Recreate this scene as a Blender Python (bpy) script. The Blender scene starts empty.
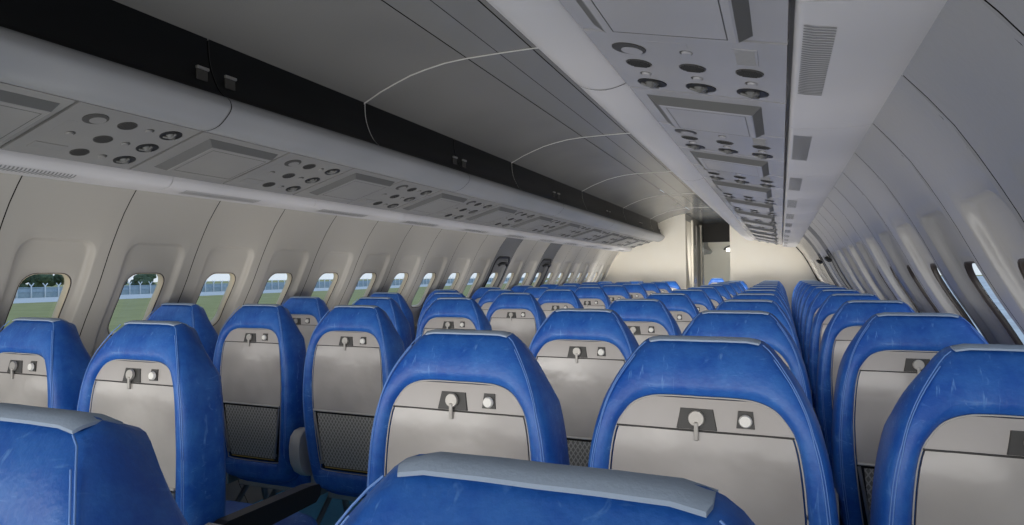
import bpy, bmesh, math, random
from mathutils import Matrix, Vector
random.seed(7)
sc = bpy.context.scene
COL = sc.collection
CAMZ = 1.25            # eye height; profile heights below are relative to it
P = 0.4338             # window / panel pitch
L0 = 1.4213            # first wall joint
B0 = 1.2292            # first service panel joint
ROW0, RP = 1.2303, 0.8829
YB = 10.531            # front bulkhead
YA = -1.18             # cabin end behind the camera
ORD = ['zeroth', 'first', 'second', 'third', 'fourth', 'fifth', 'sixth', 'seventh', 'eighth', 'ninth', 'tenth',
       'eleventh', 'twelfth', 'thirteenth', 'fourteenth', 'fifteenth', 'sixteenth', 'seventeenth', 'eighteenth',
       'nineteenth', 'twentieth', 'twenty-first', 'twenty-second', 'twenty-third', 'twenty-fourth', 'twenty-fifth', 'twenty-sixth', 'twenty-seventh', 'twenty-eighth']

# ------------------------------------------------------------------ materials
def mat(name, col, rough=.5, metal=0., spec=.5, noise=None, bump=None, coat=0.):
    m = bpy.data.materials.new(name); m.use_nodes = True
    nt = m.node_tree; b = nt.nodes['Principled BSDF']
    b.inputs['Base Color'].default_value = (*col, 1); b.inputs['Roughness'].default_value = rough
    b.inputs['Metallic'].default_value = metal; b.inputs['Specular IOR Level'].default_value = spec
    b.inputs['Coat Weight'].default_value = coat
    tc = nt.nodes.new('ShaderNodeTexCoord')
    if noise:
        sc_, lo, hi, c2, det = noise
        n = nt.nodes.new('ShaderNodeTexNoise'); n.inputs['Scale'].default_value = sc_; n.inputs['Detail'].default_value = det
        n.inputs['Roughness'].default_value = .65
        r = nt.nodes.new('ShaderNodeValToRGB'); r.color_ramp.elements[0].position = lo; r.color_ramp.elements[1].position = hi
        r.color_ramp.elements[0].color = (*col, 1); r.color_ramp.elements[1].color = (*c2, 1)
        nt.links.new(tc.outputs['Object'], n.inputs['Vector']); nt.links.new(n.outputs['Fac'], r.inputs['Fac'])
        nt.links.new(r.outputs['Color'], b.inputs['Base Color'])
    if bump:
        s, st = bump
        n = nt.nodes.new('ShaderNodeTexNoise'); n.inputs['Scale'].default_value = s; n.inputs['Detail'].default_value = 4
        bp = nt.nodes.new('ShaderNodeBump'); bp.inputs['Strength'].default_value = st; bp.inputs['Distance'].default_value = .01
        nt.links.new(tc.outputs['Object'], n.inputs['Vector']); nt.links.new(n.outputs['Fac'], bp.inputs['Height'])
        nt.links.new(bp.outputs['Normal'], b.inputs['Normal'])
    return m

def leather():
    m = mat('blue_leather', (.011, .092, .43), .42, noise=(16, .38, .72, (.04, .18, .56), 10), bump=(140, .12))
    nt = m.node_tree; b = nt.nodes['Principled BSDF']
    tc = nt.nodes.new('ShaderNodeTexCoord')
    # scuffs: thin pale scratches
    prev = b.inputs['Base Color'].links[0].from_socket
    for k, (sx, sy, rot) in enumerate(((90, 9, .6), (12, 80, -.9), (60, 60, 0))):
        mp = nt.nodes.new('ShaderNodeMapping'); mp.inputs['Scale'].default_value = (sx, 30, sy); mp.inputs['Rotation'].default_value = (0, rot, 0)
        n = nt.nodes.new('ShaderNodeTexNoise'); n.inputs['Scale'].default_value = 1.; n.inputs['Detail'].default_value = 3; n.inputs['Distortion'].default_value = 1.2
        r = nt.nodes.new('ShaderNodeValToRGB'); r.color_ramp.elements[0].position = .62; r.color_ramp.elements[1].position = .76
        big = nt.nodes.new('ShaderNodeTexNoise'); big.inputs['Scale'].default_value = 7 + k; 
        rb = nt.nodes.new('ShaderNodeValToRGB'); rb.color_ramp.elements[0].position = .45; rb.color_ramp.elements[1].position = .7
        mu = nt.nodes.new('ShaderNodeMath'); mu.operation = 'MULTIPLY'
        m2 = nt.nodes.new('ShaderNodeMath'); m2.operation = 'MULTIPLY'; m2.inputs[1].default_value = 1.0
        mx = nt.nodes.new('ShaderNodeMixRGB'); mx.inputs['Color2'].default_value = (.17, .38, .78, 1)
        L = nt.links.new
        L(tc.outputs['Object'], mp.inputs['Vector']); L(mp.outputs['Vector'], n.inputs['Vector']); L(n.outputs['Fac'], r.inputs['Fac'])
        L(tc.outputs['Object'], big.inputs['Vector']); L(big.outputs['Fac'], rb.inputs['Fac'])
        L(r.outputs['Color'], mu.inputs[0]); L(rb.outputs['Color'], mu.inputs[1]); L(mu.outputs[0], m2.inputs[0]); L(m2.outputs[0], mx.inputs['Fac'])
        L(prev, mx.inputs['Color1']); prev = mx.outputs['Color']
    nt.links.new(prev, b.inputs['Base Color'])
    return m

def net_material():
    m = mat('pocket_net', (.10, .10, .095), .7)
    nt = m.node_tree; b = nt.nodes['Principled BSDF']; L = nt.links.new
    tc = nt.nodes.new('ShaderNodeTexCoord'); sx = nt.nodes.new('ShaderNodeSeparateXYZ'); L(tc.outputs['Object'], sx.inputs[0])
    def M(op, a, b_=None, v=None):
        n = nt.nodes.new('ShaderNodeMath'); n.operation = op; L(a, n.inputs[0])
        if b_ is not None: L(b_, n.inputs[1])
        if v is not None: n.inputs[1].default_value = v
        return n.outputs[0]
    x = M('MULTIPLY', sx.outputs['X'], v=1.5)
    out = []
    for op in ('ADD', 'SUBTRACT'):
        s = M(op, x, sx.outputs['Z']); s = M('MULTIPLY', s, v=42.); s = M('FRACT', s); s = M('SUBTRACT', s, v=.5); s = M('ABSOLUTE', s); s = M('GREATER_THAN', s, v=.36); out.append(s)
    f = M('MAXIMUM', out[0], out[1])
    mx = nt.nodes.new('ShaderNodeMixRGB'); mx.inputs['Color1'].default_value = (.19, .185, .17, 1); mx.inputs['Color2'].default_value = (.42, .41, .38, 1)
    L(f, mx.inputs['Fac']); L(mx.outputs[0], b.inputs['Base Color'])
    bp = nt.nodes.new('ShaderNodeBump'); bp.inputs['Strength'].default_value = .5; L(f, bp.inputs['Height']); L(bp.outputs[0], b.inputs['Normal'])
    return m

def glass_material():
    m = bpy.data.materials.new('window_glass'); m.use_nodes = True; nt = m.node_tree; nt.nodes.clear()
    o = nt.nodes.new('ShaderNodeOutputMaterial'); t = nt.nodes.new('ShaderNodeBsdfTransparent'); g = nt.nodes.new('ShaderNodeBsdfGlossy')
    g.inputs['Roughness'].default_value = .05; t.inputs['Color'].default_value = (.93, .95, .96, 1)
    mx = nt.nodes.new('ShaderNodeMixShader'); mx.inputs['Fac'].default_value = .06
    nt.links.new(t.outputs[0], mx.inputs[1]); nt.links.new(g.outputs[0], mx.inputs[2]); nt.links.new(mx.outputs[0], o.inputs['Surface'])
    return m

M_ = dict(
    leather=leather(),
    seam=mat('pale_stitching', (.16, .32, .72), .6),
    strip=mat('pale_blue_strip', (.36, .45, .58), .75, bump=(300, .1)),
    shell=mat('seat_shell_plastic', (.43, .40, .375), .35, noise=(5, .4, .7, (.46, .43, .41), 3)),
    tray=mat('tray_plastic', (.36, .335, .315), .2, noise=(4, .35, .7, (.54, .51, .48), 2), bump=(4, 1.)),
    darkplastic=mat('dark_plastic', (.055, .053, .05), .5),
    black=mat('black_plastic', (.012, .012, .013), .45),
    latch=mat('latch_metal', (.42, .40, .37), .4, metal=.3),
    button=mat('white_button', (.85, .83, .78), .35),
    net=net_material(),
    gold=mat('gold_piping', (.45, .30, .06), .5),
    metal=mat('brushed_metal', (.42, .41, .40), .35, metal=.7),
    nozzle=mat('nozzle_metal', (.16, .16, .155), .4, metal=.3),
    cap=mat('grey_armrest_plastic', (.50, .485, .46), .45),
    carpet=mat('blue_carpet', (.10, .38, .62), .95, noise=(60, .3, .7, (.14, .45, .70), 6), bump=(220, .5)),
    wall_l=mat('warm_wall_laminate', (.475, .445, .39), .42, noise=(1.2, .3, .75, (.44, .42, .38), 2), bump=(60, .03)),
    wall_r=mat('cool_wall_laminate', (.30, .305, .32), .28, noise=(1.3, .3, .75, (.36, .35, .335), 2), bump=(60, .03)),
    wall_f=mat('cream_wall_laminate', (.55, .51, .43), .42),
    exit=mat('grey_exit_hatch', (.17, .17, .17), .5),
    gap=mat('dark_joint', (.025, .023, .02), 1., spec=0.),
    frameshade=mat('shaded_grey_bevel', (.11, .11, .108), .6),  # shade on the cover bevels, painted as a darker grey
    ventline=mat('grey_vent_slot', (.27, .27, .27), .7),
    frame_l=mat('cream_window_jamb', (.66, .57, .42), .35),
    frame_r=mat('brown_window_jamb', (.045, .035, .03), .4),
    glass=glass_material(),
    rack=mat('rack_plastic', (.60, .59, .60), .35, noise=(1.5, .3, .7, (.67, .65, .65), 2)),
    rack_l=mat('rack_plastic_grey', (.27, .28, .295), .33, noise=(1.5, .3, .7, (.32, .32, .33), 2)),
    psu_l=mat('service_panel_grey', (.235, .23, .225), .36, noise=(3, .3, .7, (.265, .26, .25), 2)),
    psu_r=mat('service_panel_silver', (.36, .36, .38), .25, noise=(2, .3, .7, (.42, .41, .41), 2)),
    bin=mat('black_bin_door', (.008, .009, .011), .4, spec=.2),
    ceil=mat('satin_ceiling', (.20, .197, .19), .25, noise=(1.1, .3, .7, (.24, .235, .225), 2)),
    ceilstrip=mat('satin_ceiling_strip', (.235, .235, .23), .22),
    whiteline=mat('white_trim_strip', (.62, .61, .58), .4),
    cream=mat('cream_bulkhead', (.88, .81, .67), .55, noise=(2, .3, .8, (.9, .85, .73), 3)),
    greypanel=mat('grey_galley_panel', (.42, .40, .36), .45),
    darkglass=mat('dark_panel', (.05, .055, .06), .2),
    header=mat('dark_header', (.035, .03, .022), .5),
    grass=mat('grass', (.30, .28, .075), .95, noise=(.35, .3, .75, (.42, .37, .14), 8)),
    road=mat('pale_road', (.62, .60, .57), .9, noise=(.4, .3, .7, (.7, .68, .64), 5)),
    apron=mat('pale_apron', (.62, .58, .54), .8, noise=(.2, .4, .62, (.78, .75, .7), 4)),
    fence=mat('white_fence', (.80, .82, .84), .6),
    mesh=mat('blue_grey_fence_mesh', (.32, .42, .50), .7, noise=(2, .3, .7, (.5, .58, .64), 5)),
    leaf=mat('dark_leaves', (.035, .06, .03), .9, noise=(2.2, .3, .7, (.13, .17, .09), 6)),
    trunk=mat('bark', (.10, .075, .05), .9, noise=(6, .3, .7, (.14, .1, .07), 5)),
)

# ------------------------------------------------------------------ helpers
def link(o, parent=None):
    COL.objects.link(o)
    if parent is not None: o.parent = parent
    return o
def tag(o, label=None, cat=None, group=None, kind=None):
    if label: o['label'] = label
    if cat: o['category'] = cat
    if group: o['group'] = group
    if kind: o['kind'] = kind
    return o
def empty(name, loc=(0, 0, 0)):
    o = bpy.data.objects.new(name, None); o.location = loc; o.empty_display_size = .05
    return link(o)
class MB:
    """collects verts / faces for one mesh"""
    def __init__(s): s.v = []; s.f = []; s.m = []; s.sm = []
    def add(s, vs, fs, mi=0, smooth=True):
        n = len(s.v); s.v += [tuple(v) for v in vs]; s.f += [tuple(i + n for i in f) for f in fs]
        s.m += [mi] * len(fs); s.sm += [smooth] * len(fs)
    def box(s, a, b, mi=0, bev=0.):
        bm = bmesh.new(); bmesh.ops.create_cube(bm, size=1)
        for v in bm.verts: v.co = Vector(((a[i] + b[i]) / 2 + v.co[i] * (b[i] - a[i]) for i in range(3)))
        if bev: bmesh.ops.bevel(bm, geom=bm.edges[:], offset=bev, segments=2, affect='EDGES', profile=.5)
        bm.verts.index_update(); s.add([v.co[:] for v in bm.verts], [[v.index for v in f.verts] for f in bm.faces], mi, False); bm.free()
    def loops(s, loops, mi=0, closed=True, cap0=False, cap1=False, smooth=True):
        n = len(loops[0]); vs = [p for l in loops for p in l]; fs = []
        for i in range(len(loops) - 1):
            for j in range(n if closed else n - 1):
                a, b = i * n + j, i * n + (j + 1) % n; fs.append((a, b, b + n, a + n))
        s.add(vs, fs, mi, smooth)
        if cap0: s.add(loops[0], [tuple(range(n))[::-1]], mi, False)
        if cap1: s.add(loops[-1], [tuple(range(n))], mi, False)
    def tube(s, pts, r, seg=8, mi=0, closed=False):
        pts = [Vector(p) for p in pts]; L = []
        for i, p in enumerate(pts):
            a = pts[i - 1] if i else (pts[-1] if closed else p); b = pts[(i + 1) % len(pts)] if (i < len(pts) - 1 or closed) else p
            d = (b - a).normalized(); u = d.cross(Vector((0, 0, 1)))
            if u.length < .05: u = d.cross(Vector((0, 1, 0)))
            u.normalize(); w = d.cross(u)
            L.append([p + (u * math.cos(t) + w * math.sin(t)) * r for t in [2 * math.pi * k / seg for k in range(seg)]])
        if closed: L.append(L[0]); s.loops(L, mi)
        else: s.loops(L, mi, cap0=True, cap1=True)
    def disc(s, c, n, r, h, seg=20, mi=0, r2=None):
        c = Vector(c); n = Vector(n).normalized(); u = n.orthogonal().normalized(); w = n.cross(u); r2 = r if r2 is None else r2
        L = [[c + (u * math.cos(t) + w * math.sin(t)) * rr + n * hh for t in [2 * math.pi * k / seg for k in range(seg)]] for rr, hh in ((r, 0), (r2, h))]
        s.loops(L, mi, cap0=True, cap1=True, smooth=False)
    def build(s, name, mats, parent=None, loc=None, weld=0, fix=True):
        me = bpy.data.meshes.new(name); me.from_pydata(s.v, [], s.f)
        if not isinstance(mats, (list, tuple)): mats = [mats]
        for m in mats: me.materials.append(M_[m] if isinstance(m, str) else m)
        for p, mi, sm in zip(me.polygons, s.m, s.sm): p.material_index = mi; p.use_smooth = sm
        if weld or fix:
            bm = bmesh.new(); bm.from_mesh(me)
            if weld: bmesh.ops.remove_doubles(bm, verts=bm.verts[:], dist=weld)
            if fix: bmesh.ops.recalc_face_normals(bm, faces=bm.faces[:])
            bm.to_mesh(me); bm.free()
        me.update()
        o = bpy.data.objects.new(name, me)
        if loc: o.location = loc
        return link(o, parent)
def catmull(keys, per=4):
    out = []; n = len(keys)
    for i in range(n - 1):
        p0 = keys[max(i - 1, 0)]; p1 = keys[i]; p2 = keys[i + 1]; p3 = keys[min(i + 2, n - 1)]
        for k in range(per):
            t = k / per
            out.append(tuple(.5 * (2 * b + (c - a) * t + (2 * a - 5 * b + 4 * c - d) * t * t + (3 * b - a - 3 * c + d) * t ** 3) for a, b, c, d in zip(p0, p1, p2, p3)))
    out.append(tuple(keys[-1])); return out
def interp(tab, x):
    if x <= tab[0][0]: return tab[0][1]
    for (a, b), (c, d) in zip(tab, tab[1:]):
        if x <= c: return b + (d - b) * (x - a) / (c - a)
    return tab[-1][1]
def copy_tree(o, parent=None):
    c = o.copy(); COL.objects.link(c)
    if parent is not None: c.parent = parent
    for ch in list(o.children): copy_tree(ch, c)
    return c

# ------------------------------------------------------------------ wall
WALL = [(-1.25, 1.60), (-1.1, 1.69), (-.85, 1.765), (-.6, 1.785), (-.42, 1.755), (-.27, 1.70), (-.17, 1.65), (-.09, 1.603), (0., 1.556), (.09, 1.514), (.18, 1.467), (.275, 1.411), (.37, 1.337), (.45, 1.265), (.5, 1.21)]
WF = sorted(catmull(WALL, 6))
def W(z): return interp(WF, z)
def wpt(side, y, z, off=0.):
    dz = .01; dw = (W(z + dz) - W(z - dz)) / (2 * dz); L = math.hypot(1, dw)
    return (side * (W(z) + off / L), y, CAMZ + z - off * dw / L)
def rrect(cy, hw, z0, z1, r, ns=16, nc=6):
    """rounded rectangle in (y, z); fixed vertex count"""
    pts = []; y0, y1 = cy - hw, cy + hw
    cs = [((y1 - r, z1 - r), 0), ((y0 + r, z1 - r), 90), ((y0 + r, z0 + r), 180), ((y1 - r, z0 + r), 270)]
    for i, ((a, b), st) in enumerate(cs):
        for k in range(nc + 1):
            t = math.radians(st + 90 * k / nc); pts.append((a + r * math.cos(t), b + r * math.sin(t)))
        (a2, b2), st2 = cs[(i + 1) % 4]; t = math.radians(st2); q = (a2 + r * math.cos(t), b2 + r * math.sin(t)); p = pts[-1]
        for k in range(1, ns): pts.append((p[0] + (q[0] - p[0]) * k / ns, p[1] + (q[1] - p[1]) * k / ns))
    return pts
ZT, ZL = .44, -.46
CYS = {-1: (.228, .235), 1: (.178, .158)}
WHS = {-1: .098, 1: .120}
POF = {-1: .052, 1: .035}
WT = .010
def wall_panel(mb, side, y0, mi):
    CY, WCY = CYS[side]; WH = WHS[side]
    outer = rrect(P / 2, P / 2 - .0022, ZL, ZT, .0008)
    alc = rrect(CY, .152, -.43, .158, .062)
    L = []
    for k in range(6):
        t = k / 6; L.append([wpt(side, y0 + a[0] + (b[0] - a[0]) * t, a[1] + (b[1] - a[1]) * t) for a, b in zip(outer, alc)])
    for ins, off in ((0, 0), (.004, .002), (.010, .012), (.018, .021), (.026, .024)):
        L.append([wpt(side, y0 + y, z, off) for y, z in rrect(CY, .152 - ins, -.43 + ins, .158 - ins, max(.062 - ins * .6, .02))])
    a1 = rrect(CY, .126, -.404, .132, .046); w0 = rrect(WCY, WH + .003, -.279, WT + .003, .056)
    for t in (.35, .7, 1.):
        L.append([wpt(side, y0 + a[0] + (b[0] - a[0]) * t, a[1] + (b[1] - a[1]) * t, .024) for a, b in zip(a1, w0)])
    L.append([wpt(side, y0 + y, z, .028) for y, z in rrect(WCY, WH, -.276, WT, .054)])
    mb.loops(L, mi)
    # joint strip behind the gap, dado below
    JS = ((-.024, .0004), (-.0022, .0045), (.0022, .0045), (.024, .0004))
    zs = [ZL + (ZT - ZL) * k / 16 for k in range(17)]
    mb.loops([[wpt(side, y0 + a, z, o_) for z in zs] for a, o_ in JS], 1, closed=False, smooth=False)
    zs = [-1.25 + (ZL + 1.25) * k / 8 for k in range(9)]
    mb.loops([[wpt(side, y0 + .002, z) for z in zs], [wpt(side, y0 + P - .002, z) for z in zs]], mi, closed=False)
    mb.loops([[wpt(side, y0 + a, z, o_) for z in zs] for a, o_ in JS], 1, closed=False, smooth=False)

N0, N1 = -6, 21
EXITS = (10, 13)
wn = 0
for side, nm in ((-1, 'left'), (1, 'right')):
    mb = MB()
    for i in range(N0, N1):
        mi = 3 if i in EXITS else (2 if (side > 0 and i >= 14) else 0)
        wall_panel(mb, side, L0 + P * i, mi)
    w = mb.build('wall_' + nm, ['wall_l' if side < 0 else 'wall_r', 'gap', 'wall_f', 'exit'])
    tag(w, kind='structure')
    CY, WCY = CYS[side]; WH = WHS[side]
    # windows : frame mesh + pane, all sharing data
    src = None
    for i in range(N0, N1):
        wn += 1
        if src is None:
            y0 = L0 + P * i
            fr = MB(); L = []
            for ins, off in ((.002, .026), (.004, .026), (.005, .029), (.007, .031), (.008, POF[side] + .003)):
                L.append([(x, y - y0, z) for x, y, z in [wpt(side, y0 + y, z, off) for y, z in rrect(WCY, WH + .002 - ins, -.278 + ins, WT + .002 - ins, .055)]])
            fr.loops(L, 0)
            e = [(x, y - y0, z) for x, y, z in [wpt(side, y0 + y, z, .026) for y, z in rrect(WCY, WH + .002, -.278, WT + .002, .055)]]
            fr.tube(e, .0028, 6, 1, closed=True)
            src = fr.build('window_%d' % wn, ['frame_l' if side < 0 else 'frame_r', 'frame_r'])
            pn = MB(); q = [wpt(side, y0 + y, z, POF[side]) for y, z in rrect(WCY, WH - .0055, -.27, WT - .006, .05)]
            pn.add([(x, y - y0, z) for x, y, z in q], [tuple(range(len(q)))], 0, False)
            pane = pn.build('window_pane', 'glass', src)
            o = src
        else:
            o = copy_tree(src); o.name = 'window_%d' % wn
        o.location = (0, L0 + P * i, 0); tag(o, kind='structure')
    # dark arch frames of the overwing exits
    for i in EXITS:
        y0 = L0 + P * i; mb = MB(); pts = [wpt(side, y0 + y, z, -.004) for y, z in rrect(CY, .158, -.43, .165, .062)]
        n = len(pts); hi = [wpt(side, y0 + y, z, -.004) for y, z in rrect(CY, .178, -.45, .185, .07)]; hb = [wpt(side, y0 + y, z, .02) for y, z in rrect(CY, .182, -.455, .19, .07)]
        ib = [wpt(side, y0 + y, z, .02) for y, z in rrect(CY, .15, -.42, .157, .06)]
        mb.loops([ib, pts, hi, hb], 0)
        d = mb.build('door_%d' % (EXITS.index(i) + (1 if side < 0 else 3)), 'black'); tag(d, kind='structure')
        h = MB(); h.tube([wpt(side, y0 + .12, .10, -.02), wpt(side, y0 + .14, .13, -.035), wpt(side, y0 + .31, .13, -.035), wpt(side, y0 + .33, .10, -.02)], .014, 8)
        h.build('exit_handle', 'black', d)

# floor, end walls
mb = MB(); mb.box((-1.66, YA, -.05), (1.66, YB + 8, 0)); tag(mb.build('floor', 'carpet'), kind='structure')
mb = MB(); mb.box((-1.85, YA - .05, 0), (1.85, YA, 2.5)); tag(mb.build('wall_back', 'cream'), kind='structure')

# ------------------------------------------------------------------ ceiling
def extr(mb, prof, ys, mi=0, closed=False, side=1, smooth=True, cap=False):
    mb.loops([[(side * x, y, CAMZ + z) for x, z in prof] for y in ys], mi, closed=closed, smooth=smooth, cap0=cap, cap1=cap)
CEIL = [(.156, .957), (.26, .951), (.36, .935), (.44, .918), (.515, .893), (.60, .862), (.70, .815)]
YC = YB
mb = MB()
ys = [YA + (YC - YA) * k / 24 for k in range(25)]
for s in (-1, 1): extr(mb, CEIL, ys, 0, side=s)
extr(mb, [(-.150, .957), (-.002, .958)], ys, 1); extr(mb, [(.002, .958), (.150, .957)], ys, 1)
extr(mb, [(-.16, .966), (.16, .966)], ys, 2)
extr(mb, [(-1.32, .42), (-1.45, .7), (-1.2, 1.1), (-.7, 1.35), (0, 1.42), (.7, 1.35), (1.2, 1.1), (1.45, .7), (1.32, .42)], ys, 2)
tag(mb.build('ceiling', ['ceil', 'ceilstrip', 'gap']), kind='structure')
JOINT = [2.53 + 1.8 * k for k in range(-2, 5)]
tn = 0
for y in JOINT:
    tn += 1; mb = MB()
    pts = [(-x, z - .002) for x, z in CEIL[::-1]] + [(0, .956)] + [(x, z - .002) for x, z in CEIL]
    mb.loops([[(x, y + a, CAMZ + z - b) for x, z in pts] for a, b in ((-.004, 0), (-.004, .003), (.004, .003), (.004, 0))], 0, closed=False)
    tag(mb.build('trim_%d' % tn, 'whiteline'), kind='structure')

# ------------------------------------------------------------------ luggage racks
YR0, YR1 = YA + .02, 10.38
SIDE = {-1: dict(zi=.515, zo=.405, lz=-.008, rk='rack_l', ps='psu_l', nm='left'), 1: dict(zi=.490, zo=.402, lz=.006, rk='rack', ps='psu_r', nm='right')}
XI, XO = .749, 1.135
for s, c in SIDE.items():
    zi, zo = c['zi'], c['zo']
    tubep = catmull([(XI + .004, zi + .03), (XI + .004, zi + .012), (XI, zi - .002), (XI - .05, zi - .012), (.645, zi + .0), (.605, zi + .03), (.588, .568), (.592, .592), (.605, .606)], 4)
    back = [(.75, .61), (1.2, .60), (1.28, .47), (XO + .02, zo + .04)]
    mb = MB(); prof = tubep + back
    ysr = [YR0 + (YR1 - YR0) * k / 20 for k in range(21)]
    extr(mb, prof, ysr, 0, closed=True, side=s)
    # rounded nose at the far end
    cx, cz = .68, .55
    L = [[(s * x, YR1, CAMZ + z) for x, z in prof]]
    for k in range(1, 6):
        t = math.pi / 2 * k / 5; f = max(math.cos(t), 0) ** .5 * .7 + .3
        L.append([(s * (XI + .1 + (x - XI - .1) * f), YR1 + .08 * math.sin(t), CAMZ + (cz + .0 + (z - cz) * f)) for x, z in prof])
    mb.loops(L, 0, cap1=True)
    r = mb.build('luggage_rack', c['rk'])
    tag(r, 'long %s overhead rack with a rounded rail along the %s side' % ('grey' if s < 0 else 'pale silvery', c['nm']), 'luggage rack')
    j = MB()
    for y in JOINT:
        if YR0 < y - .9 < YR1:
            j.loops([[(s * (x - (.0015 if x < XI else 0)), y - .9 + d, CAMZ + z - .0012) for x, z in tubep[3:]] for d in (-.0018, .0018)], 0, closed=False)
    j.build('rail_joint', 'gap', r)
    # bin doors
    yj = [2.53 + .9 * k for k in range(-4, 10)]
    yj = [y for y in yj if YR0 < y < YR1 + .2]; edges = [YR0] + yj
    if edges[-1] < YR1 - .2: edges.append(YR1)
    edges[-1] = min(edges[-1], YR1)
    door = [(.612, .606), (.645, .64), (.675, .70), (.69, .76), (.692, .828)]
    dp = catmull(door, 4)
    for k in range(len(edges) - 1):
        a, b = edges[k] + .004, edges[k + 1] - .004
        mb = MB()
        mb.loops([[(s * x, y, CAMZ + z) for x, z in dp + [(x + .02, z) for x, z in dp[::-1]]] for y in (a, b)], 0, cap0=True, cap1=True)
        d = mb.build('overhead_bin_door', 'bin')
        tag(d, 'glossy black curved overhead bin door, %s side, %s from the camera' % (c['nm'], ORD[k + 1]), 'bin door', 'black overhead bin doors on the %s side' % c['nm'])
        # latches flank every second joint; pale strips stand at the others
        n = round((edges[k + 1] - 2.53) / .9); odd = n % 2
        for yy, has in ((b - .055, odd == 1), (a + .055, odd == 0)):
            if not has: continue
            q = MB(); q.box((s * .655 - .004, yy - .022, CAMZ + .655), (s * .655 + .004, yy + .022, CAMZ + .70), bev=.003)
            lt = q.build('bin_latch', 'darkplastic', d)
            q = MB(); q.box((s * .652 - .006, yy - .024, CAMZ + .69), (s * .652 + .006, yy + .024, CAMZ + .70), bev=.002); q.build('latch_lip', 'metal', lt)
        if odd == 0:
            q = MB(); q.loops([[(s * (x - .003), y, CAMZ + z) for x, z in dp] for y in (b + .001, b + .007)], 0, closed=False); q.build('joint_strip', 'whiteline', d)
        else:
            q = MB(); q.loops([[(s * (x - .003), y, CAMZ + z) for x, z in dp] for y in (b + .003, b + .005)], 0, closed=False); q.build('joint_strip', 'darkplastic', d)
    # valance pieces
    vz = c['lz']
    vp = catmull([(XO + .003, zo), (XO + .008, zo - .018), (XO + .03, .374 + vz), (1.22, .367 + vz), (1.29, .366 + vz), (1.325, .369 + vz), (1.343, .375 + vz), (1.349, .388 + vz)], 4)
    y = 1.862 - .8676 * 4; k = 0
    while y < YR1:
        a, b = max(y, YR0), min(y + .8676, YB - .01)
        if b - a > .2:
            k += 1; mb = MB()
            pr = vp + [(x, z + .012) for x, z in vp[::-1]]
            mb.loops([[(s * x, yy, CAMZ + z) for x, z in pr] for yy in (a + .0015, b - .0015)], 0, closed=True, cap0=True, cap1=True)
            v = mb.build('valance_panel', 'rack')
            tag(v, 'pale slotted plastic valance strip above the %s wall, %s from the camera' % (c['nm'], ORD[k]), 'valance', 'pale valance strips along the %s wall' % c['nm'])
            q = MB(); n = 34
            va, vm_, vb = (1.150, 1.166, 1.197) if s > 0 else (1.168, 1.20, 1.235); tb = sorted(vp); za = interp(tb, va) - .0012; zb = interp(tb, vb) - .0012; zm = interp(tb, vm_) - .0012
            for t in range(n):
                yy = y + .09 + .42 * t / n
                if yy < a + .02 or yy > b - .02: continue
                q.add([(s * va, yy, CAMZ + za), (s * va, yy + .0055, CAMZ + za), (s * vm_, yy + .0165, CAMZ + zm), (s * vm_, yy + .011, CAMZ + zm), (s * vb, yy + .0205, CAMZ + zb), (s * vb, yy + .0145, CAMZ + zb)], [(0, 1, 2, 3), (3, 2, 4, 5)], 0, False)
            if q.v: q.build('air_vent', 'ventline', v, fix=False)
        y += .8676
    # dark slot between panels and rail
    # service panels / covers
    def pp(u, t, h=0.):   # u along, t inner->outer (0..1), h below the panel
        x = XI + (XO - XI) * t; z = zi + (zo - zi) * t
        nx, nz = -(zi - zo), -(XO - XI); L = math.hypot(nx, nz)
        return (s * (x + nx / L * h), u, CAMZ + z + nz / L * h)
    nrm = Vector(pp(0, 0, 1)) - Vector(pp(0, 0, 0))
    def slab(mb, u0, u1, t0, t1, h0, h1, mi=0, ins=0., inst=0.):
        A = [pp(u0, t0, h0), pp(u1, t0, h0), pp(u1, t1, h0), pp(u0, t1, h0)]; B = [pp(u0 + ins, t0 + inst, h1), pp(u1 - ins, t0 + inst, h1), pp(u1 - ins, t1 - inst, h1), pp(u0 + ins, t1 - inst, h1)]
        mb.loops([A, B], mi, cap0=True, cap1=True, smooth=False)
    def panel_base(name, root, bev=.003):
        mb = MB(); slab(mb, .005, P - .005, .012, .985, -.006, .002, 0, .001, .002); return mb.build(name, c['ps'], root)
    # type A : reading lights, speakers, air nozzles
    A = empty('overhead_service_unit'); panel_base('panel_plate', A)
    rows = [(.2, ['light', 'speaker', 'knob', 'nozzle']), (.50, ['knob0', 'speaker', 'knob', 'nozzle']), (.80, ['label', 'speaker', 'knob', 'nozzle'])]
    U = {0: .23, 1: .47, 2: .655, 3: .84}
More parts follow.
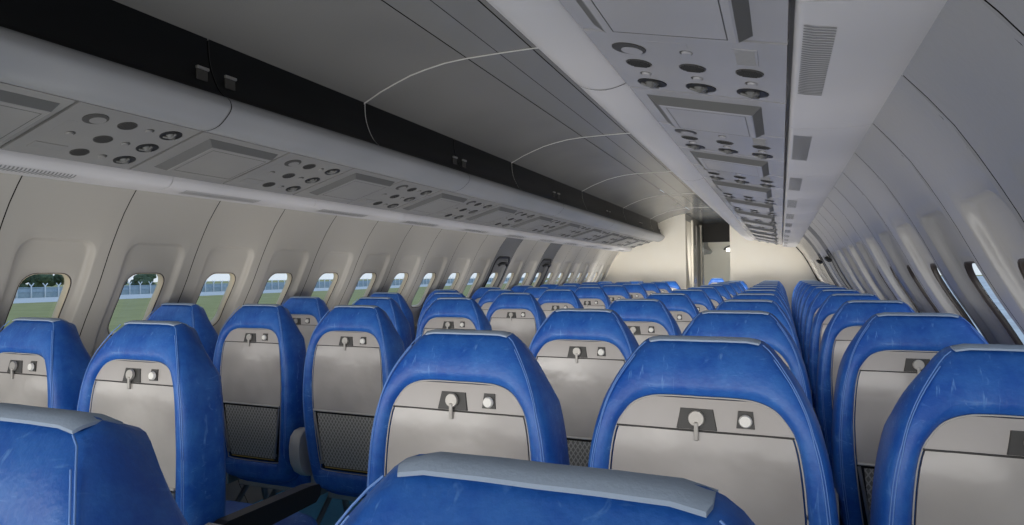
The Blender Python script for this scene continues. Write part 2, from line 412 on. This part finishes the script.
    for t, kinds in rows:
        for i, kd in enumerate(kinds):
            u = P * U[i]; cpt = pp(u, t, .0022)
            if kd == 'light':
                q = MB(); q.disc(pp(u, t, .0018), nrm, .036, .002, 28); o = q.build('reading_light', 'darkplastic', A)
                q = MB(); q.disc(pp(u + .010, t + .012, .003), nrm, .023, .0015, 24); q.build('light_lens', c['ps'], o)
            elif kd == 'speaker':
                q = MB(); q.disc(pp(u, t, .0018), nrm, .029, .002, 24); o = q.build('speaker_grille', 'darkplastic', A)
                q = MB()
                for g in range(-3, 4):
                    hw = math.sqrt(max(.026 ** 2 - (g * .007) ** 2, 0)); q.tube([pp(u + g * .007, t - hw / .4, .0042), pp(u + g * .007, t + hw / .4, .0042)], .0012, 4)
                q.build('grille_bar', 'black', o)
            elif kd.startswith('knob'):
                q = MB(); q.disc(pp(u, t, .0018), nrm, .0135, .0015, 16); o = q.build('call_button', 'darkplastic', A)
                q = MB(); q.disc(pp(u - .003, t + .006, .003), nrm, .0115, .004, 16, r2=.0095); q.build('button_cap', c['ps'], o)
            elif kd == 'label':
                q = MB(); slab(q, u - .05, u + .05, t - .065, t + .05, .0018, .0035); o = q.build('vent_slot', c['ps'], A)
                q = MB()
                for g in range(12): slab(q, u - .044 + g * .0078, u - .041 + g * .0078, t - .055, t + .04, .0035, .004)
                q.build('slot_line', 'ventline', o)
            else:
                q = MB(); q.disc(pp(u, t, .0018), nrm, .036, .0022, 24); o = q.build('air_nozzle', 'black', A)
                q = MB(); q.disc(pp(u, t, .004), nrm, .017, .009, 16, r2=.010)
                for g in range(3):
                    an = g * 2.094 + .5; q.tube([pp(u, t, .012), pp(u + .026 * math.cos(an), t + .026 * math.sin(an) / .4, .006)], .004, 6)
                q.build('nozzle_knob', 'nozzle', o)
    q = MB(); slab(q, P * .2, P * .38, .33 - .13, .34, .0018, .0022) if False else slab(q, P * .10, P * .17, .30, .52, .0018, .0024); q.build('label_plate', c['ps'], A)
    # type B : drop-out cover
    Bp = empty('overhead_mask_compartment')
    def ring(u0, u1, t0, t1, h): return [pp(u0, t0, h), pp(u1, t0, h), pp(u1, t1, h), pp(u0, t1, h)]
    panel_base('panel_plate', Bp)
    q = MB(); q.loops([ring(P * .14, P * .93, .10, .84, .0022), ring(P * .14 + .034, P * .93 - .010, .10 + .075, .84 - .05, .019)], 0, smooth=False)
    o = q.build('raised_frame', 'frameshade', Bp)
    q = MB(); q.loops([ring(P * .14 + .034, P * .93 - .010, .175, .79, .019), ring(P * .14 + .038, P * .93 - .014, .185, .78, .0205)], 0, smooth=False, cap1=True); q.build('cover_lid', c['ps'], o)
    q = MB()
    for u_ in (P * .14 + .052, P * .93 - .026): slab(q, u_, u_ + .0018, .22, .745, .0205, .0208)
    for t_ in (.22, .742): slab(q, P * .14 + .052, P * .93 - .024, t_, t_ + .005, .0205, .0208)
    q.build('lid_gap', 'darkplastic', o)
    na = nb = 0
    for i in range(-5, 21):
        y = B0 + P * i
        if y < YR0 or y + P > YR1 + .1: continue
        isA = i % 2 == 0
        if isA:
            na += 1; o = A if na == 1 else copy_tree(A)
            tag(o, '%s overhead unit with round lights and air nozzles, %s side, %s from the camera' % ('grey' if s < 0 else 'silvery', c['nm'], ORD[na]), 'service unit', 'passenger service panels on the %s side' % c['nm'])
        else:
            nb += 1; o = Bp if nb == 1 else copy_tree(Bp)
            tag(o, '%s overhead compartment with a raised square cover, %s side, %s from the camera' % ('grey' if s < 0 else 'silvery', c['nm'], ORD[nb]), 'compartment', 'covered compartments on the %s side' % c['nm'])
        o.location = (0, y, 0)

# ------------------------------------------------------------------ seats
OUT = [(0, 0), (.06, 0.), (.104, -.005), (.140, -.043), (.170, -.09), (.192, -.145), (.209, -.22), (.219, -.32), (.222, -.40), (.217, -.50), (.206, -.60), (.194, -.68), (.175, -.735), (.13, -.757), (0, -.76)]
PAN = [(0, -.103), (.055, -.103), (.090, -.106), (.120, -.118), (.140, -.14), (.153, -.165), (.162, -.21), (.168, -.28), (.169, -.33), (.167, -.40), (.159, -.50), (.149, -.59), (.141, -.645), (.127, -.664), (0, -.667)]
YS = [(-.85, -.025), (-.76, -.03), (-.60, -.045), (-.43, -.055), (-.3, -.056), (-.2, -.052), (-.13, -.044), (-.08, -.032), (-.035, -.014), (0, 0), (.1, .0)]
YS = catmull(YS, 4)
TOP = 1.13
def ysh(z): return interp(YS, z)
oc = catmull(OUT, 4); pc = catmull(PAN, 4)
oc = oc + [(-x, z) for x, z in oc[-2:0:-1]]; pc = pc + [(-x, z) for x, z in pc[-2:0:-1]]
PW = sorted([(z, x) for x, z in catmull(PAN, 6)[:-8]])
def pw(z): return interp(PW, z)
def bl(q, y):
    out = []
    for (a, b), (c_, d) in zip(oc, pc):
        qq = q if not callable(q) else q(b)
        x = c_ + (a - c_) * qq; z = d + (b - d) * qq
        k_ = min(1, max(0, -z) / .15); T = .055 + .032 * k_
        if y < .05: yy = y * (.55 + .45 * k_)
        else: yy = .035 + (y - .045) * T; z -= (1 - k_) * (.04 * y * y + .03 * max(0, y - .5))
        out.append((x, yy + ysh(z), TOP + z))
    return out
def grid_slab(z0, z1, y, inset, thick=.006, n=14, bulge=0.):
    L = []
    for k in range(n + 1):
        z = z0 + (z1 - z0) * k / n; w_ = max(pw(z) - inset, .01)
        L.append([(w_ * (i / 6 - 1), y + ysh(z) - bulge * (1 - ((i / 6 - 1)) ** 2), TOP + z) for i in range(13)])
    mb = MB(); mb.loops(L, 0, closed=False)
    bd = L[0] + [l[-1] for l in L[1:-1]] + L[-1][::-1] + [l[0] for l in L[-2:0:-1]]
    mb.loops([bd, [(x, yy + thick, z) for x, yy, z in bd]], 0, smooth=False)
    return mb
def make_seat(full=True):
    r = empty('passenger_seat')
    mb = MB()
    mb.loops([bl(-.03, .018), bl(0, .012), bl(.05, .002), bl(.25, -.010), bl(.6, -.010), bl(.74, -.007), bl(.86, .001), bl(.95, .016), bl(1, .04), bl(1.0, .6), bl(.96, .85), bl(.85, 1.0), bl(.5, 1.08), bl(.1, 1.1)], 0, cap1=True)
    for g_ in (grid_slab(-.100, -.670, .0155, -.004, .002, 14),): mb.add(g_.v, g_.f, 0)
    bk = mb.build('backrest', 'leather', r)
    # twin stitched seams along both edges
    mb = MB(); qs = lambda b: .62 + .30 * max(0, 1 + b / .16); ln = bl(qs, -.0105); ln2 = bl(lambda b: qs(b) + .085 * (1 if b < -.16 else .6), -.0085); n = len(ln)
    idx = [i for i in range(7, 44)]
    for l, st_ in ((ln, 3), (ln2, 1)):
        for sg in (1, -1):
            mb.tube([l[(sg * i) % n] for i in idx[st_:]], .0010, 5)
    # rim round the shell
    mb.build('seam', 'seam', bk)
    mb = MB(); rim = bl(.01, .0045); mb.tube(rim, .0016, 5, closed=True); mb.build('shell_edging', 'cap', bk)
    # pale strip on the top
    mb = MB(); L = []
    for k, (y, z) in enumerate(((-.002, -.0035), (.004, .0006), (.014, .002), (.026, .0010), (.036, -.0020), (.043, -.006))):
        hw = .099 if 0 < k < 5 else .096
        L.append([(hw * (i / 5 - 1), y, TOP + z + interp(sorted((abs(a_), b_) for a_, b_ in oc[:12]), hw * abs(i / 5 - 1)) - (.0015 if i in (0, 10) else 0)) for i in range(11)])
    mb.loops(L, 0, closed=False); mb.loops([[(x, y, z - .003) for x, y, z in L[0]], L[0]], 0, closed=False)
    for e in (0, -1): mb.loops([[l[e] for l in L], [(l[e][0], l[e][1], l[e][2] - .003) for l in L]], 0, closed=False)
    mb.build('headrest_strip', 'strip', r)
    g = grid_slab(-.105, -.159, .004, .001).build('shell_panel', 'shell', r)
    # latch & button
    def trap(cx, z0, z1, w0, w1, y, th=.004):
        mb = MB(); F = [(cx - w0, y + ysh(z0), TOP + z0), (cx + w0, y + ysh(z0), TOP + z0), (cx + w1, y + ysh(z1), TOP + z1), (cx - w1, y + ysh(z1), TOP + z1)]
        mb.loops([[(cx + (a - cx) * .93, b - .0, c_) for a, b, c_ in F], [(a, b + th, c_) for a, b, c_ in F]], 0, cap0=True, smooth=False); return mb
    o = trap(-.008, -.122, -.1575, .029, .036, .0012).build('latch_recess', 'darkplastic', r)
    mb = MB(); mb.disc((-.008, -.001 + ysh(-.138), TOP - .138), (0, -1, .1), .0145, .006, 20, r2=.013)
    mb.box((-.012, -.007 + ysh(-.16), TOP - .176), (-.004, -.001 + ysh(-.16), TOP - .143), bev=.002); mb.build('tray_latch', 'latch', o)
    o = trap(.074, -.121, -.150, .0125, .0155, .0012).build('button_recess', 'darkplastic', r)
    mb = MB(); mb.disc((.074, -.001 + ysh(-.138), TOP - .137), (0, -1, .1), .0112, .006, 20, r2=.0092); mb.build('release_button', 'button', o)
    # tray
    t = grid_slab(-.1615, -.420, .0045, .004, .008, 18, bulge=.004).build('tray_table', 'tray', r)
    mb = MB(); ww = pw(-.42) - .004; mb.tube([(-ww, .002 + ysh(-.42), TOP - .422), (ww, .002 + ysh(-.42), TOP - .422)], .004, 6); mb.build('tray_edge', 'cap', t)
    mb = MB(); ww = pw(-.16); mb.tube([(-ww, .0035 + ysh(-.16), TOP - .1602), (ww, .0035 + ysh(-.16), TOP - .1602)], .0018, 5); mb.build('tray_hinge_line', 'darkplastic', t)
    if full:
        pk = grid_slab(-.428, -.664, .012, .002, .002, 8).build('pocket_recess', 'black', r)
        grid_slab(-.434, -.648, .004, .020, .004, 8).build('pocket_net', 'net', pk)
        mb = MB(); mb.tube([(-.118, .004 + ysh(-.65), TOP - .653), (.118, .004 + ysh(-.65), TOP - .653)], .002, 6); mb.build('pocket_piping', 'gold', pk)
        for sg in (-1, 1):
            mb = MB(); mb.tube([(sg * .158, .002 + ysh(-.43), TOP - .430), (sg * .128, .0 + ysh(-.62), TOP - .622)], .005, 8); mb.disc((sg * .127, .002 + ysh(-.63), TOP - .630), (0, -1, 0), .009, .008, 12)
            mb.build('tray_arm', 'metal', r)
    # cushion
    L = []
    for y, sx, z0, z1 in ((.045, .18, .37, .44), (.055, .205, .335, .47), (.10, .218, .325, .485), (.32, .218, .32, .50), (.41, .215, .325, .495), (.452, .20, .35, .475), (.46, .18, .37, .455)):
        ring = []
        for k in range(24):
            a = 2 * math.pi * k / 24; cx_ = math.copysign(abs(math.cos(a)) ** .35, math.cos(a)); cz_ = math.copysign(abs(math.sin(a)) ** .5, math.sin(a))
            ring.append((sx * cx_, y, (z0 + z1) / 2 + (z1 - z0) / 2 * cz_))
        L.append(ring)
    mb = MB(); mb.loops(L, 0, cap0=True, cap1=True); mb.build('seat_cushion', 'leather', r)
    if True:
        mb = MB(); mb.tube([(-.245, .20, .30), (.245, .20, .30)], .018, 10); mb.tube([(-.245, .36, .30), (.245, .36, .30)], .02, 10)
        mb.box((-.2, .08, .305), (.2, .43, .33), bev=.004); mb.build('seat_frame', 'metal', r)
        for sx in (-.16, .16):
            mb = MB(); mb.tube([(sx, .36, .29), (sx, .42, .012)], .014, 8); mb.build('leg', 'metal', r)
            mb = MB(); mb.tube([(sx, .33, .29), (sx, .06, .012)], .012, 8); mb.box((sx - .02, .04, 0), (sx + .02, .45, .012), bev=.003); mb.build('leg', 'metal', r)
    return r
def armrest(r, sx):
    mb = MB(); w_ = .019
    prof = [(.0, .55), (.36, .555), (.38, .57), (.386, .59), (.375, .606), (.34, .612), (.02, .618), (-.02, .605)]
    mb.loops([[(sx + a, y, z) for y, z in prof] for a in (-w_, -w_ * .8, w_ * .8, w_)], 0, cap0=True, cap1=True, smooth=False)
    a = mb.build('armrest', 'black', r)
    prof = [(.045, .415), (-.01, .42), (-.045, .445), (-.066, .48), (-.074, .52), (-.074, .56), (-.066, .595), (-.045, .615), (-.01, .62), (.02, .605), (.03, .56), (.03, .50), (.05, .45)]
    mb = MB(); w_ = .026
    mb.loops([[(sx + q, y + (.006 if abs(q) == w_ else 0) * (1 if y < 0 else -1), z - (.004 if abs(q) == w_ and z > .5 else 0)) for y, z in prof] for q in (-w_, -w_ * .7, w_ * .7, w_)], 0, cap0=True, cap1=True)
    mb.build('armrest_end_cap', 'cap', a)
    mb = MB(); mb.box((sx - .016, .05, .31), (sx + .016, .15, .56), bev=.004); mb.build('armrest_bracket', 'metal', a)
protos = {}
for full in (True, False):
    for left in (True, False):
        r = make_seat(full); armrest(r, .25)
        if left: armrest(r, -.25)
        protos[(full, left)] = r
used = set()
G = .4889
colx = [-G - 1., -G - .5, -G, G, G + .488, G + .975]
DY = {('right', -1): .012, ('left', 0): .018, ('left', 1): .055, ('left', 2): .03}
cname = ['window seat', 'middle seat', 'aisle seat', 'aisle seat', 'middle seat', 'window seat']
for k in range(-1, 11):
    for ci in range(6):
        if k == -1 and ci not in (3, 4): continue
        full = k <= 5; key = (full, ci in (0, 3))
        o = protos[key] if key not in used else copy_tree(protos[key]); used.add(key)
        blk = 'left' if ci < 3 else 'right'
        o.location = (colx[ci] - (.022 if (k, ci) == (-1, 3) else 0), ROW0 + RP * k + DY.get((blk, k), 0), 0)
        if k == -1: lab = 'blue leather %s of the right block, cut off by the bottom edge' % cname[ci]
        elif k == 0: lab = 'blue leather %s of the %s block, nearest row showing grey backs' % (cname[ci], blk)
        else: lab = 'blue leather %s of the %s block, %s row counting the nearest full one' % (cname[ci], blk, ORD[k + 1])
        tag(o, lab, 'seat', 'blue leather passenger seats')

# ------------------------------------------------------------------ front bulkhead and what shows through its opening
def bulk(name, x0, x1, y0, y1, m='cream', z1=None):
    n = 24; mb = MB()
    def top(x):
        a = abs(x); zt = .95 if a < .15 else interp([(k_, v_) for k_, v_ in [(.15, .957), (.26, .951), (.36, .935), (.515, .893), (.70, .815), (.72, .62), (1.25, .60), (1.3, .42), (1.337, .37), (1.411, .275), (1.467, .18), (1.514, .09), (1.556, 0), (1.603, -.09), (1.65, -.17), (1.70, -.27), (1.755, -.42), (1.78, -.6)]], a)
        return CAMZ + zt + .02 if a > 1.2 else 2.55
    xs = [x0 + (x1 - x0) * k / n for k in range(n + 1)]
    L = [[(x, y, 0) for x in xs] + [(x, y, z1 or top(x)) for x in xs[::-1]] for y in (y0, y1)]
    mb.loops(L, 0, cap0=True, cap1=True, smooth=False); return mb.build(name, m)
tag(bulk('wall_front_left', -1.775, -.285, YB, YB + .05), kind='structure')
tag(bulk('wall_front_right', .385, 1.775, YB, YB + .05), kind='structure')
for sgn in (-1, 1):
    tn += 1; mb = MB()
    zs = [-.5 + .9 * k / 24 for k in range(25)]
    mb.loops([[wpt(sgn, YB - a, z, -b) for z in zs] for a, b in ((.05, -.002), (.05, .012), (.0, .012))], 0, closed=False)
    tag(mb.build('trim_%d' % tn, 'cream' if sgn < 0 else 'gap'), kind='structure')
# corridor: left side galley wall with pillars
mb = MB(); mb.box((-.40, YB + .05, 0), (-.30, YB + 2.7, 2.22)); tag(mb.build('wall_corridor_left', 'greypanel'), kind='structure')
mb = MB(); mb.box((.40, YB + .05, 0), (.5, YB + 2.7, 2.22)); tag(mb.build('wall_corridor_right', 'greypanel'), kind='structure')
mb = MB(); mb.box((-1.8, YB + .0, 2.21), (1.8, YB + 2.7, 2.25)); tag(mb.build('ceiling_corridor', 'ceilstrip'), kind='structure')
g = empty('galley_cabinet', (-.30, YB + .3, 0)); tag(g, 'pale grey tall galley unit with a dark panel, lining the corridor past the front partition', 'galley unit')
mb = MB(); mb.box((0, -.2, 0), (.012, .42, 2.1), bev=.002); mb.box((0, .52, 0), (.03, .6, 2.15), bev=.003); mb.box((0, 1.75, 0), (.04, 1.85, 2.15), bev=.003); mb.build('side_panel', 'cream', g)
mb = MB(); mb.box((0, .62, .05), (.014, 1.15, 1.75), bev=.002); mb.build('locker_door', 'darkglass', g)
mb = MB(); mb.box((0, 1.2, .05), (.02, 1.7, 2.1), bev=.002); mb.build('end_panel', 'greypanel', g)
mb = MB(); mb.box((0, 1.95, .3), (.02, 2.3, 1.9), bev=.002); mb.build('locker_door', 'darkglass', g)
mb = MB(); mb.box((-.30, YB + 2.6, CAMZ + .60), (.40, YB + 2.7, 2.22)); tag(mb.build('wall_header', 'header'), kind='structure')
# cabin beyond
YD = YB + 2.7; YE = YB + 7.6
mb = MB()
zs = [-1.25 + 1.7 * k / 20 for k in range(21)]
for s in (-1, 1): mb.loops([[wpt(s, y, z) for z in zs] for y in (YD, YE)], 0, closed=False)
tag(mb.build('wall_forward_cabin', 'wall_f'), kind='structure')
mb = MB(); extr(mb, [(-1.3, .44), (-.7, .82), (0, .957), (.7, .82), (1.3, .44)], [YD, YE], 0); tag(mb.build('ceiling_forward_cabin', 'ceil'), kind='structure')
mb = MB(); mb.box((-1.8, YE, 0), (1.8, YE + .05, 2.3)); tag(mb.build('wall_forward_end', 'cream'), kind='structure')
mb = MB(); mb.box((-1.8, YD - .03, 0), (-.30, YD, 2.25)); mb.box((.40, YD - .03, 0), (1.8, YD, 2.25)); tag(mb.build('wall_forward_start', 'cream'), kind='structure')
mb = MB(); prof = catmull([(XI, .50), (.645, .51), (.59, .56), (.60, .60), (.69, .72), (.70, .83)], 4) + [(.95, .64), (1.22, .46), (1.15, .42)]
extr(mb, prof, [YD + .6, YE - .01], 0, closed=True, side=-1, cap=True)
tag(mb.build('luggage_rack', 'rack_l'), 'short grey overhead rack glimpsed through the front partition opening', 'luggage rack')
q = copy_tree(protos[(False, False)]); q.location = (-.22, YB + 4.6, 0); tag(q, 'small blue seat glimpsed through the partition opening, left one of the pair', 'seat', 'blue seats in the forward cabin')
q = copy_tree(protos[(False, False)]); q.location = (.27, YB + 4.6, 0); tag(q, 'small blue seat glimpsed through the partition opening, right one of the pair', 'seat', 'blue seats in the forward cabin')
q = empty('arched_lamp', (-.02, YE - .4, CAMZ + .60)); tag(q, 'small white arched light fitting high beyond the partition opening', 'lamp')
mb = MB(); mb.loops([[(.25 * math.cos(t) * f, dy, .12 * math.sin(t) * f) for t in [math.pi * k / 16 for k in range(17)]] for f, dy in ((1, 0), (1, .1), (.8, .1), (.8, 0), (1, 0))], 0, closed=False); mb.build('lamp_housing', 'header', q)
lm = mat('lit_diffuser', (.9, .9, .85), .4); lm.node_tree.nodes['Principled BSDF'].inputs['Emission Color'].default_value = (1, .98, .93, 1); lm.node_tree.nodes['Principled BSDF'].inputs['Emission Strength'].default_value = 1.5
mb = MB(); mb.box((-.19, .02, -.05), (.19, .08, .05), bev=.01); mb.build('lamp_diffuser', lm, q)

# ------------------------------------------------------------------ outside
GZ = CAMZ - 3.0
CX = 1.1116
mb = MB(); mb.box((-400, -200, GZ - .2), (400, 500, GZ)); tag(mb.build('ground', 'grass'), kind='structure')
mb = MB(); mb.box((-108, -200, GZ), (-86, 500, GZ + .03)); tag(mb.build('road', 'road'), kind='structure')
mb = MB(); mb.box((3.5, -200, GZ), (160, 400, GZ + .03)); tag(mb.build('apron', 'apron'), kind='structure')
f = empty('airfield_fence', (-109, 0, GZ)); tag(f, 'white airfield fence with forked post tops running beyond the pale road', 'fence')
ys_ = [40 + 2.1 * k for k in range(110)]
sb = MB()
for n, y in enumerate(ys_):
    mb = MB() if n < 95 else sb
    mb.tube([(0, y, 0), (0, y, 1.8)], .11, 5); mb.tube([(0, y, 1.8), (.0, y - .38, 2.3)], .09, 4); mb.tube([(0, y, 1.8), (0, y + .38, 2.3)], .09, 4)
    if n < 95: mb.build('fence_post', 'fence', f)
o = sb.build('fence_post', 'fence', f); o['kind'] = 'stuff'
mb = MB(); mb.add([(-.2, 40, 0), (-.2, 300, 0), (-.2, 300, 1.5), (-.2, 40, 1.5)], [(0, 1, 2, 3)], 0, False); mb.tube([(0, 40, 1.6), (0, 300, 1.6)], .07, 4); mb.tube([(0, 40, .9), (0, 300, .9)], .06, 4); mb.build('fence_mesh', 'mesh', f)
random.seed(3)
def tree(x, y, h, n):
    r = empty('tree', (x, y, GZ)); bm = bmesh.new()
    for k in range(7):
        m_ = Matrix.Translation((random.uniform(-.25, .25) * h, random.uniform(-.35, .35) * h, h * random.uniform(.25, .78))) @ Matrix.Diagonal((1, 1.2, .8, 1))
        bmesh.ops.create_icosphere(bm, subdivisions=3, radius=h * random.uniform(.18, .28), matrix=m_)
    for v in bm.verts: v.co += Vector((random.uniform(-1, 1), random.uniform(-1, 1), random.uniform(-1, 1))) * h * .025
    me = bpy.data.meshes.new('crown'); bm.to_mesh(me); bm.free(); me.materials.append(M_['leaf']); c = bpy.data.objects.new('crown', me); link(c, r)
    mb = MB(); mb.tube([(0, 0, 0), (.1, 0, h * .3), (0, .1, h * .6)], h * .03, 8); mb.build('trunk', 'trunk', r)
    tag(r, 'dark bushy tree beyond the airfield fence, %s from the left' % ORD[n], 'tree', 'trees beyond the airfield fence')
for n in range(14): tree(-128 + random.uniform(-4, 4), 54 + n * 3.6 + random.uniform(-.6, .6), 6.2 - .16 * n + random.uniform(-.4, .4), n + 1)

# ------------------------------------------------------------------ world, lights, camera
w = bpy.data.worlds.new('World'); sc.world = w; w.use_nodes = True; nt = w.node_tree
bg = nt.nodes['Background']; tc = nt.nodes.new('ShaderNodeTexCoord'); sp = nt.nodes.new('ShaderNodeSeparateXYZ'); rp = nt.nodes.new('ShaderNodeValToRGB')
rp.color_ramp.elements[0].position = .0; rp.color_ramp.elements[0].color = (.72, .80, .88, 1)
rp.color_ramp.elements[1].position = .35; rp.color_ramp.elements[1].color = (.42, .60, .88, 1)
nt.links.new(tc.outputs['Generated'], sp.inputs[0]); nt.links.new(sp.outputs['Z'], rp.inputs['Fac']); nt.links.new(rp.outputs['Color'], bg.inputs['Color'])
bg.inputs['Strength'].default_value = 1.1

LP = 6.
def area(name, loc, size, power, tilt, col=(1, .98, .95)):
    l = bpy.data.lights.new(name, 'AREA'); l.shape = 'RECTANGLE'; l.size, l.size_y = size; l.energy = power; l.color = col
    o = bpy.data.objects.new(name, l); o.location = loc; link(o)
    # default area light points -Z; aim along +Y tilted up by tilt
    o.rotation_euler = (math.radians(90 + tilt), 0, 0)
    return o
area('cabin_fill', (0, -.75, 1.2), (2.4, .8), 17, 15)  # added fill behind the camera, no cabin fixture
for k in range(-1, 10):
    area('cabin_fill', (0, ROW0 + RP * k + .40, .97), (3.0, .22), LP * (2.5 if k == 9 else 1), 48)  # added fill strips between the rows, facing away from the camera
area('corridor_fill', (0, YD + .8, 1.6), (1.6, .5), 38, 10)  # added fill to brighten the forward cabin, not a fitting
area('corridor_fill', (0, YB + .3, 1.4), (.4, .6), 4, 20)  # added fill inside the corridor, not a fitting

cam = bpy.data.cameras.new('camera'); cam.sensor_width = 36; cam.lens = 36 * 644.39 / 1024; cam.clip_start = .02; cam.clip_end = 2000
co = bpy.data.objects.new('camera', cam); link(co)
co.matrix_world = Matrix.Translation((CX, 0, CAMZ)) @ Matrix.Rotation(.3953, 4, 'Z') @ Matrix.Rotation(math.pi / 2 + .0188, 4, 'X') @ Matrix.Rotation(-.0091, 4, 'Z')
sc.camera = co
sc.view_settings.view_transform = 'Standard'
sc.cycles.max_bounces = 6
